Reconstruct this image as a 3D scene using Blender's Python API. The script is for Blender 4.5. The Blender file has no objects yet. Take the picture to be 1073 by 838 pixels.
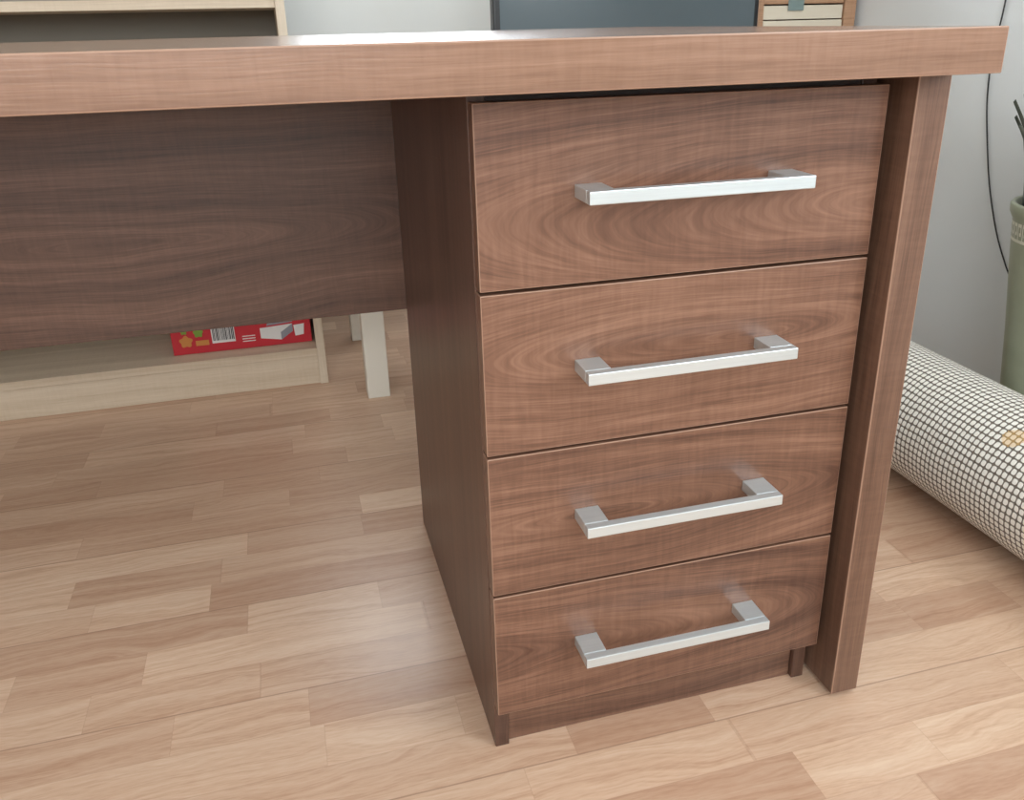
import bpy, bmesh, math, random
from mathutils import Vector, Matrix
random.seed(7)
SC=bpy.context.scene
COL=SC.collection
def lin(r,g,b):
    f=lambda c:(c/255/12.92) if c/255<=.04045 else ((c/255+.055)/1.055)**2.4
    return (f(r),f(g),f(b),1)
# ---------------------------------------------------------------- node helpers
class NT:
    def __init__(s,name):
        s.m=bpy.data.materials.new(name); s.m.use_nodes=True; s.t=s.m.node_tree; s.t.nodes.clear()
        s.out=s.t.nodes.new('ShaderNodeOutputMaterial'); s.b=s.t.nodes.new('ShaderNodeBsdfPrincipled')
        s.t.links.new(s.b.outputs[0],s.out.inputs[0])
    def n(s,t,**k):
        n=s.t.nodes.new(t)
        for a,v in k.items(): setattr(n,a,v)
        return n
    def l(s,a,b):
        s.t.links.new(a,b)
    def setin(s,sock,v):
        if isinstance(v,(int,float,tuple,list)): sock.default_value=v
        else: s.l(v,sock)
    def math(s,op,a,b=0.,c=0.):
        n=s.n('ShaderNodeMath',operation=op)
        s.setin(n.inputs[0],a); s.setin(n.inputs[1],b); s.setin(n.inputs[2],c); return n.outputs[0]
    def coord(s,kind='Object'):
        return s.n('ShaderNodeTexCoord').outputs[kind]
    def mapping(s,v,loc=(0,0,0),rot=(0,0,0),scale=(1,1,1)):
        n=s.n('ShaderNodeMapping'); s.l(v,n.inputs[0]); n.inputs[1].default_value=loc; n.inputs[2].default_value=rot; n.inputs[3].default_value=scale; return n.outputs[0]
    def noise(s,v,scale=1,detail=3,rough=.5,dist=0.):
        n=s.n('ShaderNodeTexNoise'); s.l(v,n.inputs['Vector']); n.inputs['Scale'].default_value=scale; n.inputs['Detail'].default_value=detail
        n.inputs['Roughness'].default_value=rough; n.inputs['Distortion'].default_value=dist; return n.outputs['Fac']
    def ramp(s,f,stops):
        n=s.n('ShaderNodeValToRGB'); s.l(f,n.inputs[0]); e=n.color_ramp.elements
        e[0].position,e[0].color=stops[0]; e[1].position,e[1].color=stops[-1]
        for p,c in stops[1:-1]:
            x=e.new(p); x.color=c
        return n.outputs[0]
    def mix(s,f,a,b,mode='MIX'):
        n=s.n('ShaderNodeMix',data_type='RGBA',blend_type=mode)
        s.setin(n.inputs[0],f); s.setin(n.inputs[6],a); s.setin(n.inputs[7],b); return n.outputs[2]
    def sep(s,v):
        n=s.n('ShaderNodeSeparateXYZ'); s.l(v,n.inputs[0]); return n.outputs
    def comb(s,x,y,z=0.):
        n=s.n('ShaderNodeCombineXYZ'); s.setin(n.inputs[0],x); s.setin(n.inputs[1],y); s.setin(n.inputs[2],z); return n.outputs[0]
    def bump(s,h,st=.2,d=.001):
        n=s.n('ShaderNodeBump'); n.inputs['Strength'].default_value=st; n.inputs['Distance'].default_value=d; s.l(h,n.inputs['Height']); s.l(n.outputs[0],s.b.inputs['Normal'])
    def P(s,base=None,rough=None,metal=None,spec=None,coat=None):
        if base is not None: s.setin(s.b.inputs['Base Color'],base)
        if rough is not None: s.setin(s.b.inputs['Roughness'],rough)
        if metal is not None: s.b.inputs['Metallic'].default_value=metal
        if spec is not None: s.b.inputs['Specular IOR Level'].default_value=spec
        return s.m
def gray(v): return (v,v,v,1)
def plain(name,rgb,rough=.5,metal=0.,var=.04,spec=.5):
    t=NT(name); c=t.coord(); n=t.noise(c,6,3)
    a=lin(*rgb); b=tuple(min(1,x*(1-var*2.5)) for x in a[:3])+(1,)
    t.P(t.mix(n,b,a),rough,metal,spec); return t.m
def wood(name,axis,dark,mid,light,seed,rough=.38,bold=1.,spec=.5,freq=1.,arch=None):
    t=NT(name); c=t.coord()
    rot={'X':(0,0,0),'Z':(0,math.pi/2,0),'Y':(0,0,math.pi/2)}[axis]
    v=t.mapping(c,loc=(seed*1.37,seed*.71,seed*2.13),rot=rot)
    wp=t.noise(t.mapping(v,scale=(1.5,4.2*freq,4.2*freq)),1,2,.45,.2)
    wp2=t.noise(t.mapping(v,scale=(7,20*freq,20*freq)),1,2,.5,.0)
    s=t.sep(v); cross=t.math('ADD',s[1],s[2]); amp=.14*bold
    if arch:      # flat-sawn figure: elongated nested growth rings around a heart line
        rw=t.sep(c); ax_=t.math('MULTIPLY',t.math('SUBTRACT',rw[0],arch[0]),arch[2]); az_=t.math('SUBTRACT',rw[2],arch[1])
        rr=t.math('SQRT',t.math('ADD',t.math('MULTIPLY',ax_,ax_),t.math('MULTIPLY',az_,az_)))
        cross=t.math('ADD',t.math('MULTIPLY',rr,1.),t.math('ADD',rw[1],seed)); amp=.085
    cr=t.math('MULTIPLY_ADD',t.math('SUBTRACT',wp,.5),amp,cross)
    cr=t.math('MULTIPLY_ADD',t.math('SUBTRACT',wp2,.5),.007,cr)
    g1=t.noise(t.comb(t.math('MULTIPLY',s[0],.9),t.math('MULTIPLY',cr,30*freq),0.),1,2,.5)
    g2=t.noise(t.comb(t.math('MULTIPLY',s[0],2.5),t.math('MULTIPLY',cr,140*freq),3.),1,4,.6)
    g3=t.noise(t.comb(t.math('MULTIPLY',s[0],16.),t.math('MULTIPLY',cr,620.),7.),1,3,.6)
    g4=t.noise(t.mapping(v,scale=(180,22,22)),1,2,.5,.6)
    f=t.math('MULTIPLY',g1,.50)
    f=t.math('MULTIPLY_ADD',g2,.38,f)
    f=t.math('MULTIPLY_ADD',g3,.36,f)
    f=t.math('MULTIPLY_ADD',g4,.12,f)
    col=t.ramp(f,[(.50,lin(*dark)),(.69,lin(*mid)),(.90,lin(*light))])
    t.P(col,t.math('MULTIPLY_ADD',g3,.12,rough-.05),0,spec)
    t.bump(g3,.12,.0005)
    return t.m
# ---------------------------------------------------------------- geometry helpers
def empty(name,loc=(0,0,0)):
    o=bpy.data.objects.new(name,None); o.empty_display_size=.1; o.location=loc; COL.objects.link(o); return o
def link(name,me,mats,parent=None,smooth=False):
    o=bpy.data.objects.new(name,me); COL.objects.link(o)
    for m in (mats if isinstance(mats,(list,tuple)) else [mats]): me.materials.append(m)
    if smooth:
        for p in me.polygons: p.use_smooth=True
    if parent: o.parent=parent; 
    return o
def add_box(bm,x0,x1,y0,y1,z0,z1):
    vs=[bm.verts.new(p) for p in [(x0,y0,z0),(x1,y0,z0),(x1,y1,z0),(x0,y1,z0),(x0,y0,z1),(x1,y0,z1),(x1,y1,z1),(x0,y1,z1)]]
    for f in [(0,3,2,1),(4,5,6,7),(0,1,5,4),(1,2,6,5),(2,3,7,6),(3,0,4,7)]: bm.faces.new([vs[i] for i in f])
def boxes(name,lst,mats,parent=None,bevel=.001,segs=2,bmat=-1):
    me=bpy.data.meshes.new(name); bm=bmesh.new()
    for b in lst: add_box(bm,*b)
    bm.to_mesh(me); bm.free()
    o=link(name,me,mats,parent)
    if bevel:
        m=o.modifiers.new('bevel','BEVEL'); m.width=bevel; m.segments=segs; m.limit_method='ANGLE'; m.material=bmat
    return o
def box(name,x0,x1,y0,y1,z0,z1,mats,parent=None,bevel=.001,segs=2,bmat=-1):
    return boxes(name,[(x0,x1,y0,y1,z0,z1)],mats,parent,bevel,segs,bmat)
# ---------------------------------------------------------------- camera
a,b,c=.3902,.2675,.0227
f=Vector((math.sin(b)*math.cos(a),math.cos(b)*math.cos(a),-math.sin(a)))
r=Vector((math.cos(b),-math.sin(b),0)); d=f.cross(r)
R=math.cos(c)*r+math.sin(c)*d; D=-math.sin(c)*r+math.cos(c)*d
cam=bpy.data.cameras.new('camera'); co=bpy.data.objects.new('camera',cam); COL.objects.link(co)
M=Matrix((( R.x,-D.x,-f.x,-.1529),(R.y,-D.y,-f.y,-.7130),(R.z,-D.z,-f.z,.7613),(0,0,0,1)))
co.matrix_world=M; cam.sensor_width=36; cam.sensor_fit='HORIZONTAL'; cam.lens=903.85/1073*36
cam.shift_x=(536.5-553.35)/1073; cam.shift_y=(394.51-419)/1073; cam.clip_start=.02
SC.camera=co
# ---------------------------------------------------------------- materials
ARCH=[(.62,.592,.10),(.27,.472,.13),(.12,.300,.12),(-.15,.150,.10)]
W_front=[wood('walnut_drawer_%d'%i,'X',(70,45,35),(112,80,63),(146,110,90),3.1+i*4.7,.33,1.,arch=ARCH[i]) for i in range(4)]
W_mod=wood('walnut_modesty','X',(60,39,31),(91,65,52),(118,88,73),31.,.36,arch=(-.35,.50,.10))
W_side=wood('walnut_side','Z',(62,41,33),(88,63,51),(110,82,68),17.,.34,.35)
W_leg=wood('walnut_leg','Z',(80,56,44),(108,80,64),(132,101,83),9.,.36,.3)
W_top=wood('walnut_top_lit','X',(108,80,63),(130,99,80),(147,116,97),23.,.20,.22)  # lighter than the other walnut: light on the front edge put into the colour
W_plinth=wood('walnut_plinth','X',(70,46,36),(108,78,62),(136,105,86),55.,.36)
M_band=plain('edge_banding',(154,122,102),.35)
t=NT('brushed_aluminium'); cc=t.coord(); n=t.noise(t.mapping(cc,scale=(12,500,900)),1,3)
t.P(t.mix(n,(.57,.64,.66,1),(.69,.765,.785,1)),t.math('MULTIPLY_ADD',n,.12,.30),.70); M_alu=t.m
M_shelf=wood('light_oak','X',(182,162,138),(198,180,156),(212,196,174),71.,.5,.25)
M_shelf_v=wood('light_oak_vertical','Z',(186,168,144),(202,186,164),(216,202,180),73.,.5,.25)
M_shelf_back=plain('shelf_back_board',(136,132,122),.7)
M_white=plain('white_lacquer',(226,220,206),.4)
t=NT('wall_paint'); cc=t.coord(); n=t.noise(cc,3,4); n2=t.noise(cc,220,2)
t.P(t.mix(n,lin(214,218,218),lin(226,229,229)),.85); t.bump(n2,.15,.001); M_wall=t.m
M_ceil=plain('ceiling_paint',(236,236,234),.9,0,.01)
M_trim=plain('trim_white',(232,230,224),.45)
M_black=plain('black_plastic',(22,24,26),.35)
M_dark=plain('gap_shade_rail',(52,38,32),.5)  # shade of the gap above the top drawer, put into the board colour
t=NT('screen_glass'); cc=t.coord(); n=t.noise(cc,2,2); t.P(t.mix(n,lin(66,76,80),lin(92,104,110)),.15); M_screen=t.m
M_red=plain('red_card',(190,28,42),.45)
M_cardw=plain('white_print',(225,222,218),.5)
M_cardk=plain('black_print',(30,26,28),.5)
M_cardg=plain('green_print',(120,150,50),.5)
M_cardo=plain('orange_print',(200,130,60),.5)
M_cardgrey=plain('grey_print',(140,140,148),.5)
M_pine=wood('pine_cabinet','X',(150,112,84),(176,138,108),(192,156,126),41.,.5,.5)
M_cream=plain('cream_drawer',(216,206,186),.5)
M_tape=plain('grey_tape',(120,138,136),.3)
M_cable=plain('black_cable',(24,24,26),.5)
M_soil=plain('potting_soil',(52,40,32),.95)
M_leaf=plain('leaf_green',(104,112,102),.45,0,.15)
# floor -----------------------------------------------------------
t=NT('beech_laminate'); s=t.sep(t.coord())
x,y=s[0],s[1]
yy=t.math('DIVIDE',t.math('ADD',y,.018),.066); row=t.math('FLOOR',yy); fy=t.math('FRACT',yy)
def wn(t,x,y,z=0.):
    n=t.n('ShaderNodeTexWhiteNoise',noise_dimensions='3D'); t.l(t.comb(x,y,z),n.inputs['Vector']); return n
r1=wn(t,row,3.3).outputs['Value']
xx=t.math('ADD',t.math('DIVIDE',x,.27),t.math('MULTIPLY',r1,17.))
xx=t.math('MULTIPLY_ADD',t.math('SINE',t.math('MULTIPLY_ADD',xx,2.3,t.math('MULTIPLY',r1,40.))),.34,xx)
cell=t.math('FLOOR',xx); fx=t.math('FRACT',xx)
w=wn(t,row,cell,1.7); rv=w.outputs['Value']; rc=t.sep(w.outputs['Color'])
gv=t.comb(t.math('MULTIPLY_ADD',rc[0],9.,x),t.math('MULTIPLY_ADD',rc[1],7.,y),rc[2])
gs=t.sep(gv)
low=t.noise(t.mapping(gv,scale=(4.5,13,1)),1,2,.5,.3)
cr=t.math('MULTIPLY_ADD',low,.07,gs[1])
g1=t.noise(t.comb(t.math('MULTIPLY',gs[0],1.5),t.math('MULTIPLY',cr,75.),1.),1,3,.55)
g2=t.noise(t.comb(t.math('MULTIPLY',gs[0],8.),t.math('MULTIPLY',cr,330.),2.),1,3,.6)
g3=t.noise(t.mapping(gv,scale=(60,420,1)),1,2)
f1=t.math('MULTIPLY_ADD',g1,.5,t.math('MULTIPLY',g2,.28)); f1=t.math('MULTIPLY_ADD',g3,.22,f1)
base=t.ramp(f1,[(.34,lin(190,153,127)),(.50,lin(211,179,154)),(.66,lin(223,197,174))])
tint=t.ramp(rv,[(0.,lin(224,212,204)),(.5,lin(243,238,233)),(1.,lin(255,254,250))])
col=t.mix(1.,base,tint,'MULTIPLY')
ey=t.math('MINIMUM',fy,t.math('SUBTRACT',1.,fy)); ex=t.math('MINIMUM',fx,t.math('SUBTRACT',1.,fx))
seam=t.math('MAXIMUM',t.math('LESS_THAN',ey,.010),t.math('LESS_THAN',ex,.0030))
b3=t.math('DIVIDE',t.math('ADD',y,.018),.198); fb=t.math('FRACT',b3); eb=t.math('LESS_THAN',t.math('MINIMUM',fb,t.math('SUBTRACT',1.,fb)),.005)
col=t.mix(t.math('MULTIPLY',seam,.20),col,lin(150,108,82))
col=t.mix(t.math('MULTIPLY',eb,.40),col,lin(120,86,66))
t.P(col,t.math('MULTIPLY_ADD',g1,.12,.27),0,.5); M_floor=t.m
# rug --------------------------------------------------------------
t=NT('rug_backing'); uv=t.sep(t.coord('UV')); obj=t.coord()
wob=t.noise(obj,18,2)
P=.0102
ux=t.math('ADD',t.math('DIVIDE',uv[0],P),t.math('MULTIPLY',wob,.6)); uy=t.math('ADD',t.math('DIVIDE',uv[1],P*.95),t.math('MULTIPLY',wob,.6))
ax=t.math('ABSOLUTE',t.math('SUBTRACT',t.math('FRACT',ux),.5)); ay=t.math('ABSOLUTE',t.math('SUBTRACT',t.math('FRACT',uy),.5))
dd=t.math('POWER',t.math('ADD',t.math('POWER',ax,3.2),t.math('POWER',ay,3.2)),.3125)
n=t.noise(obj,400,2)
dd=t.math('MULTIPLY_ADD',n,.08,dd)
cf=t.ramp(dd,[(.40,gray(1)),(.49,gray(0))])
colr=t.mix(cf,lin(116,108,98),lin(242,239,230))
vd=t.n('ShaderNodeVectorMath',operation='DISTANCE'); t.l(obj,vd.inputs[0]); vd.inputs[1].default_value=(.800,.165,.203)
sp=t.math('LESS_THAN',t.math('MULTIPLY_ADD',n,.008,vd.outputs['Value']),.022)
colr=t.mix(t.math('MULTIPLY',sp,.5),colr,lin(222,176,100))
t.P(colr,.9,0,.2); t.bump(cf,.7,.0018); M_rug=t.m
M_pile=plain('rug_pile',(176,164,140),.95,0,.15)
# planter ----------------------------------------------------------
t=NT('green_ceramic'); o_=t.coord(); s=t.sep(o_); n=t.noise(o_,18,4)
base=t.mix(n,lin(130,136,114),lin(158,162,140))
ang=t.math('ARCTAN2',s[1],s[0]); ua=t.math('MULTIPLY',ang,22/math.pi)
z=s[2]
fu=t.math('FRACT',ua); fz=t.math('DIVIDE',t.math('SUBTRACT',z,.405),.032)
inb=t.math('MULTIPLY',t.math('GREATER_THAN',fz,0.),t.math('LESS_THAN',fz,1.))
v1=t.math('LESS_THAN',fu,.16)
v2=t.math('MULTIPLY',t.math('MULTIPLY',t.math('GREATER_THAN',fu,.62),t.math('LESS_THAN',fu,.78)),t.math('GREATER_THAN',fz,.38))
h1=t.math('MULTIPLY',t.math('LESS_THAN',fu,.78),t.math('GREATER_THAN',fz,.82))
h2=t.math('MULTIPLY',t.math('MULTIPLY',t.math('GREATER_THAN',fu,.36),t.math('LESS_THAN',fu,.78)),t.math('LESS_THAN',t.math('ABSOLUTE',t.math('SUBTRACT',fz,.45)),.09))
h3=t.math('LESS_THAN',fz,.16)
key=t.math('MAXIMUM',t.math('MAXIMUM',v1,v2),t.math('MAXIMUM',h1,t.math('MAXIMUM',h2,h3))); key=t.math('MULTIPLY',key,inb)
t.P(t.mix(key,base,lin(214,214,198)),.35); M_pot=t.m
# ---------------------------------------------------------------- room
XL,XR,YF,YB,H=-2.4,1.2,-3.0,1.75,2.6
box('floor',XL-.1,XR+.1,YF-.1,YB+.1,-.05,0,M_floor,None,0)
box('ceiling',XL-.1,XR+.1,YF-.1,YB+.1,H,H+.05,M_ceil,None,0)
def wall_with_hole(name,axis,pos,thick,lo,hi,h0,h1,z0,z1):
    L=[]
    p0,p1=(pos,pos+thick) if thick>0 else (pos+thick,pos)
    def B(u0,u1,a_,b_): L.append((u0,u1,p0,p1,a_,b_) if axis=='x' else (p0,p1,u0,u1,a_,b_))
    B(lo,h0,0,H);B(h1,hi,0,H);B(h0,h1,0,z0);B(h0,h1,z1,H)
    boxes(name,L,M_wall,None,0)
def window(name,axis,pos,h0,h1,z0,z1,inward):
    e=empty(name); fr=.05; L=[]; y0,y1=sorted((pos+.02*(-inward),pos+.07*(-inward)))
    def B(u0,u1,a_,b_): L.append((u0,u1,y0,y1,a_,b_) if axis=='x' else (y0,y1,u0,u1,a_,b_))
    B(h0,h0+fr,z0,z1);B(h1-fr,h1,z0,z1);B(h0+fr,h1-fr,z0,z0+fr);B(h0+fr,h1-fr,z1-fr,z1);m=(h0+h1)/2;B(m-.03,m+.03,z0+fr,z1-fr)
    boxes(name+'_frame',L,M_trim,e,.003)
wall_with_hole('wall_back','x',YB,.1,XL-.1,XR+.1,-.10,.62,.95,2.2); window('window_1','x',YB,-.10,.62,.95,2.2,-1)
wall_with_hole('wall_right','y',XR,.1,YF-.1,YB,-2.3,-.75,.9,2.2); window('window_2','y',XR,-2.3,-.75,.9,2.2,-1)
# wall_front is the wall behind the viewer
wall_with_hole('wall_front','x',YF-.1,.1,XL-.1,XR,-1.9,.4,.85,2.2); window('window_3','x',YF,-1.9,.4,.85,2.2,1)
box('wall_left',XL-.1,XL,YF,YB,0,H,M_wall,None,0)
box('baseboard_back',-.05,XR-.014,YB-.012,YB-.0005,0,.05,M_trim,None,.002)
box('baseboard_right',XR-.012,XR-.0005,YF+.02,YB-.02,0,.05,M_trim,None,.002)
# ---------------------------------------------------------------- desk
W=.3939; Z=[.0619,.2182,.3781,.5402,.7028]; DP=.5253; yT=-.0824; zT=.7129; zTop=.7500; xR=.4390
desk=empty('desk')
box('table_top',-1.62,xR,yT,.667,zT,zTop,[W_top,M_band],desk,.0012,2,1)
box('side_leg_right',.4042,.4390,-.0255,.640,.006,zT-.0004,[W_leg,M_band],desk,.0012,3,1)
box('side_leg_left',-1.60,-1.565,-.0255,.640,.006,zT-.0004,W_leg,desk,.0022,3)
boxes('leg_glides',[(x_,x_+.019,y_,y_+.035,0,.006) for x_ in (.412,-1.592) for y_ in (-.005,.58)],M_black,desk,.001)
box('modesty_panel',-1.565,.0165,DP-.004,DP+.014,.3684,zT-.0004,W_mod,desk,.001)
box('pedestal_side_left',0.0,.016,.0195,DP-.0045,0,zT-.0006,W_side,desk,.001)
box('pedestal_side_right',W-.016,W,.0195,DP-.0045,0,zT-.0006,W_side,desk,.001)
box('pedestal_back',.0165,W-.0165,DP-.018,DP-.005,.03,zT-.001,W_side,desk,.0005)
box('pedestal_top',.0165,W-.0165,.0205,DP-.019,zT-.017,zT-.001,M_dark,desk,.0005)
box('pedestal_plinth',.0165,W-.0165,.026,.042,0,.0605,W_plinth,desk,.001)
box('pedestal_bottom',.0165,W-.0165,.043,DP-.02,.045,.060,W_plinth,desk,.0005)
for i in range(4):
    k=3-i
    box('drawer_front_%d'%(i+1),0.0004,W,0,.018,Z[k]+.0016,Z[k+1]-.0016,[W_front[i],M_band],desk,.0009,2,1)
    boxes('drawer_box_%d'%(i+1),[(.03,.042,.0185,.46,Z[k]+.012,Z[k+1]-.03),(W-.042,W-.03,.0185,.46,Z[k]+.012,Z[k+1]-.03),(.042,W-.042,.448,.46,Z[k]+.012,Z[k+1]-.03),(.042,W-.042,.0185,.448,Z[k]+.012,Z[k]+.017)],M_cream,desk,0)
    zz=(Z[k]+Z[k+1])/2+.0035; hh=.0057; x0,x1=.0880,.3000
    boxes('handle_%d'%(i+1),[(x0,x1,-.0395,-.0300,zz-hh,zz+hh),(x0,x0+.025,-.0298,.0002,zz-hh,zz+hh),(x1-.025,x1,-.0298,.0002,zz-hh,zz+hh)],M_alu,desk,.0008,2)
# ---------------------------------------------------------------- bookcase
bk=empty('bookcase'); bx0,bx1,by0,by1=-1.35,-.110,1.185,1.47
boxes('sides',[(bx0,bx0+.018,by0,by1,0,1.9),(bx1-.018,bx1,by0,by1,0,1.9)],M_shelf_v,bk,.0008)
boxes('shelves',[(bx0+.018,bx1-.018,by0+.004,by1-.01,z,z+.018) for z in (.068,.43,.797,1.15,1.5,1.882)],M_shelf,bk,.0008)
box('kickboard',bx0+.018,bx1-.018,by0+.006,by0+.022,0,.0675,M_shelf,bk,.0008)
box('back_board',bx0,bx1,by1-.009,by1-.004,.0,1.9,M_shelf_back,bk,0)
# red box
rb=empty('red_cardboard_box'); rx0,rx1,ry0=-.437,-.135,1.240; z0=.0865; z1=.225
box('carton',rx0,rx1,ry0,ry0+.18,z0,z1,M_red,rb,.001)
e=.0006
def decal(n,x0,x1,z0_,z1_,m,k=1): box(n,x0,x1,ry0-e*k,ry0-e*(k-1)-.00005,z0_,z1_,m,rb,0)
def poly(n,pts,m,k=1):
    me=bpy.data.meshes.new(n);bm=bmesh.new(); vs=[bm.verts.new((rx0+px,ry0-e*k,z0+pz)) for px,pz in pts]
    bm.faces.new(vs); bm.to_mesh(me);bm.free(); link(n,me,m,rb)
decal('label',rx0+.085,rx0+.135,z0+.020,z0+.058,M_cardw)
L=[];xx=rx0+.088
while xx<rx0+.131:
    w_=random.choice([.0008,.0014,.002]); L.append((xx,xx+w_,ry0-e*2,ry0-e-.00005,z0+.026,z0+.055)); xx+=w_+random.choice([.0012,.0016,.0022])
boxes('barcode_bars',L,M_cardk,rb,0)
def disc(n,cx,cz,rr,m,k=1):
    poly(n,[(cx-rx0+rr*math.cos(q)*(1+.15*math.sin(5*q)),cz-z0+rr*math.sin(q)*(1+.15*math.sin(5*q))) for q in [i*math.pi/16 for i in range(32)]],m,k)
disc('logo_leaf',rx0+.030,z0+.030,.013,M_cardo); disc('logo_leaf_green',rx0+.058,z0+.048,.010,M_cardg); disc('logo_leaf_small',rx0+.028,z0+.054,.007,M_cardg)
decal('logo_text',rx0+.050,rx0+.078,z0+.018,z0+.030,M_cardo)
boxes('small_print',[(rx0+.09+i*.009,rx0+.096+i*.009,ry0-e,ry0-.00005,z0+.064,z0+.070) for i in range(4)]+[(rx0+.150,rx0+.178,ry0-e,ry0-.00005,z0+.016+j*.006,z0+.018+j*.006) for j in range(3)],M_cardw,rb,0)
poly('printed_tissue_pack',[(.19,.02),(.235,.012),(.262,.03),(.262,.048),(.19,.044)],M_cardw)
poly('printed_tissue_side',[(.235,.012),(.262,.03),(.262,.048),(.235,.03)],M_cardgrey,2)
poly('printed_tissue_sheets',[(.205,.048),(.262,.052),(.268,.066),(.24,.074),(.212,.066)],M_cardgrey)
poly('printed_cup',[(.266,.018),(.285,.020),(.288,.046),(.264,.044)],M_cardw,3)
# ---------------------------------------------------------------- side table with monitor
tb=empty('side_table'); tx0,tx1,ty0,ty1=-.032,.86,1.06,1.50
box('top',tx0,tx1,ty0,ty1,.600,.630,M_white,tb,.002)
boxes('legs',[(x_,x_+.048,y_,y_+.048,0,.5998) for x_ in (tx0,tx1-.048) for y_ in (ty0,ty1-.048)],M_white,tb,.002)
mo=empty('monitor'); mx0,mx1,my=.306,.920,1.17
box('bezel',mx0,mx1,my,my+.03,.665,1.06,M_black,mo,.004,3)
box('screen',mx0+.014,mx1-.012,my-.0008,my-.0001,.685,1.045,M_screen,mo,0)
box('stand_neck',(mx0+mx1)/2-.03,(mx0+mx1)/2+.03,my+.0305,my+.05,.636,.80,M_black,mo,.003)
box('stand_foot',(mx0+mx1)/2-.13,(mx0+mx1)/2+.13,my-.06,my+.12,.6302,.6365,M_black,mo,.003)
# ---------------------------------------------------------------- wooden cabinet
cb=empty('wooden_cabinet'); cx0,cx1,cy0,cy1=.932,1.185,1.19,1.50
boxes('carcass',[(cx0,cx0+.012,cy0,cy1,0,1.10),(cx1-.03,cx1,cy0,cy1,0,1.10),(cx0+.012,cx1-.03,cy0+.002,cy1,1.08,1.098),(cx0+.012,cx1-.03,cy0+.01,cy1,.05,.066)],M_pine,cb,.001)
box('back',cx0+.012,cx1-.03,cy1-.01,cy1-.002,.066,1.08,M_pine,cb,0)
boxes('drawers',[(cx0+.014,cx1-.032,cy0+.003,cy0+.02,z_,z_+.166) for z_ in (.075,.245,.415,.585)],M_cream,cb,.002)
box('drawer_wood',cx0+.014,cx1-.032,cy0+.003,cy0+.02,.786,1.075,M_pine,cb,.002)
box('rail',cx0+.014,cx1-.032,cy0+.006,cy0+.02,.7535,.783,M_cream,cb,.001)
box('tape',cx0+.075,cx0+.115,cy0+.0015,cy0+.0028,.772,.83,M_tape,cb,0)
# ---------------------------------------------------------------- rolled rug
def rug():
    cx,cz,R0=.866,.1112,.1107; th=.009; pitch=.0098; y0,y1=-.32,1.04
    N=64; turns=9.5; me=bpy.data.meshes.new('rolled_rug'); bm=bmesh.new(); uvl=bm.loops.layers.uv.new('UVMap')
    a0=-math.pi*.28; prev=None; arc=0
    NY=12
    for i in range(int(N*turns)+1):
        th_=i/N; rr=R0-th/2-pitch*max(0,th_-.0); 
        if rr<.012: break
        aa=a0+th_*2*math.pi
        p=(cx+rr*math.cos(aa),cz+rr*math.sin(aa))
        ringv=[bm.verts.new((p[0],y0+(y1-y0)*j/NY,p[1])) for j in range(NY+1)]
        if prev:
            ds=math.dist(prev[1],p)
            for j in range(NY):
                fc=bm.faces.new([prev[0][j],ringv[j],ringv[j+1],prev[0][j+1]])
                ya=(y1-y0)*j/NY; yb=(y1-y0)*(j+1)/NY
                for lp,u_ in zip(fc.loops,[(arc,ya),(arc+ds,ya),(arc+ds,yb),(arc,yb)]): lp[uvl].uv=u_
            arc+=ds
        prev=(ringv,p)
    bmesh.ops.recalc_face_normals(bm,faces=bm.faces)
    bm.to_mesh(me); bm.free()
    o=link('rolled_rug',me,[M_rug,M_pile],None,True)
    m=o.modifiers.new('thick','SOLIDIFY'); m.thickness=.0088; m.offset=0; m.material_offset_rim=1
    return o
rug()
# ---------------------------------------------------------------- planter
pl=empty('potted_plant',(1.085,.40,0))
def lathe(name,prof,mat,parent,seg=64):
    me=bpy.data.meshes.new(name);bm=bmesh.new();prev=None
    for (r_,z_) in prof:
        ring=[bm.verts.new((r_*math.cos(2*math.pi*i/seg),r_*math.sin(2*math.pi*i/seg),z_)) for i in range(seg)]
        if prev:
            for i in range(seg): bm.faces.new([prev[i],prev[(i+1)%seg],ring[(i+1)%seg],ring[i]])
        else: bm.faces.new(ring[::-1])
        prev=ring
    bm.faces.new(prev)
    bm.to_mesh(me);bm.free(); return link(name,me,mat,parent,True)
lathe('pot',[(.044,0),(.047,.004),(.054,.12),(.066,.25),(.081,.38),(.087,.44),(.093,.452),(.094,.464),(.091,.468),(.085,.466),(.081,.44),(.079,.43)],M_pot,pl)
lathe('soil',[(.0,.425),(.0772,.4255),(.0772,.437),(.03,.445)],M_soil,pl,48)
me=bpy.data.meshes.new('leaves');bm=bmesh.new()
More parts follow.
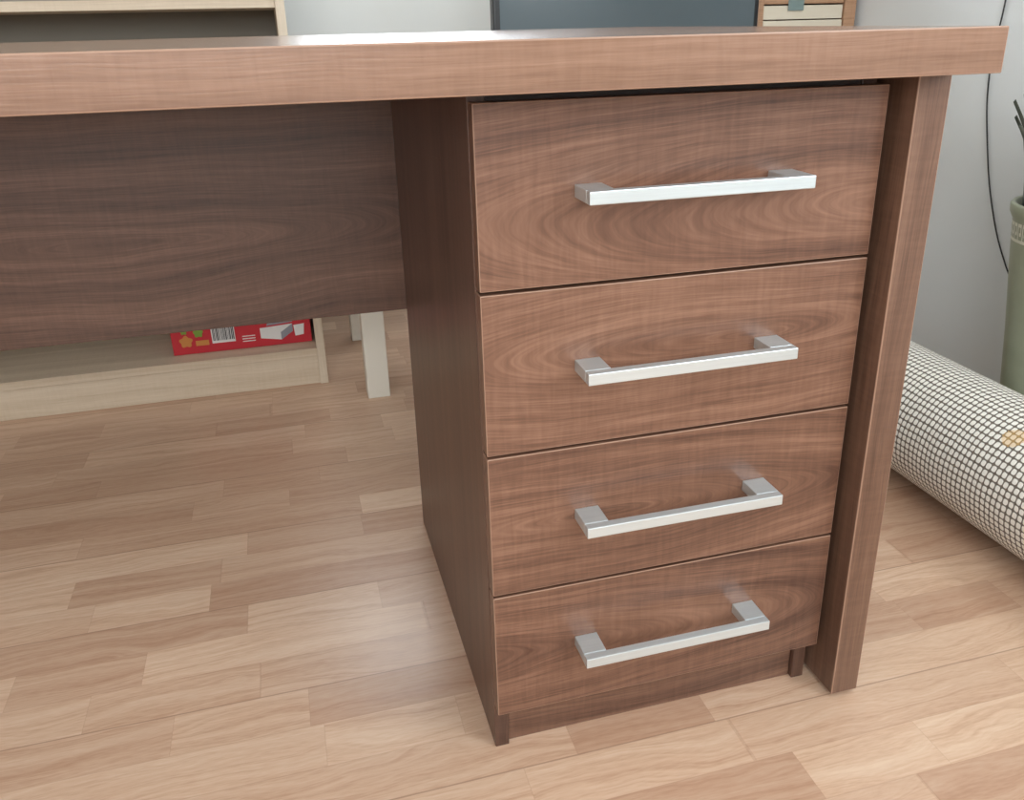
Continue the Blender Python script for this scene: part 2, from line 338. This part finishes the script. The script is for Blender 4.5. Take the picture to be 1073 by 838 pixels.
for i in range(64):
    az=random.uniform(math.pi*.6,math.pi*1.5) if i%3 else random.uniform(0,2*math.pi); ln=random.uniform(.10,.23); lean=random.uniform(.1,.5); wd=random.uniform(.006,.012)
    r0=random.uniform(.01,.074); base_=Vector((r0*math.cos(az),r0*math.sin(az),.44)); dirh=Vector((math.cos(az),math.sin(az),0)); side=Vector((-math.sin(az),math.cos(az),0))
    prev=None
    for k in range(9):
        t_=k/8; p=base_+dirh*(lean*ln*(t_**1.8))+Vector((0,0,ln*(t_-.15*lean*t_*t_))); w_=wd*math.sin(math.pi*min(.97,.12+t_*.86))
        if p.x>.09: p.x=.09
        l_=bm.verts.new(p-side*w_); c_=bm.verts.new(p-Vector((0,0,.004))+dirh*.003); r_=bm.verts.new(p+side*w_)
        if prev: bm.faces.new([prev[0],prev[1],c_,l_]); bm.faces.new([prev[1],prev[2],r_,c_])
        prev=(l_,c_,r_)
bm.to_mesh(me);bm.free(); link('leaves',me,M_leaf,pl,True)
# ---------------------------------------------------------------- cable
cu=bpy.data.curves.new('hanging_cable','CURVE'); cu.dimensions='3D'; cu.bevel_depth=.0015; cu.bevel_resolution=3
P_=[(1.196,.76,1.25),(1.1965,.745,.95),(1.1965,.747,.780),(1.1965,.755,.644),(1.1965,.730,.520),(1.1965,.682,.387),(1.195,.633,.307),(1.19,.55,.22),(1.185,.45,.12),(1.18,.40,.012)]
sp_=cu.splines.new('BEZIER'); sp_.bezier_points.add(len(P_)-1)
for q_,p_ in zip(sp_.bezier_points,P_): q_.co=p_; q_.handle_left_type=q_.handle_right_type='AUTO'
co_=bpy.data.objects.new('hanging_cable',cu); COL.objects.link(co_); cu.materials.append(M_cable)
# ---------------------------------------------------------------- light
def area(name,loc,rot,sx,sy,e,colr=(1,1,1)):
    l=bpy.data.lights.new(name,'AREA'); l.shape='RECTANGLE'; l.size=sx; l.size_y=sy; l.energy=e; l.color=colr
    o=bpy.data.objects.new(name,l); o.location=loc; o.rotation_euler=rot; COL.objects.link(o)
area('daylight_back',(.26,YB+.09,1.575),(-math.pi/2,0,0),.7,1.2,32,(.90,.96,1))
area('daylight_right',(XR+.09,-1.525,1.55),(0,math.pi/2,0),1.25,1.5,50,(.90,.96,1))
area('daylight_front',(-.75,YF-.09,1.525),(math.pi/2,0,0),2.2,1.3,70,(.95,.98,1))
w=bpy.data.worlds.new('sky'); SC.world=w; w.use_nodes=True; bg=w.node_tree.nodes['Background']; bg.inputs[0].default_value=(.85,.92,1,1); bg.inputs[1].default_value=2.0
SC.view_settings.view_transform='Standard'; SC.view_settings.look='None'; SC.view_settings.exposure=0
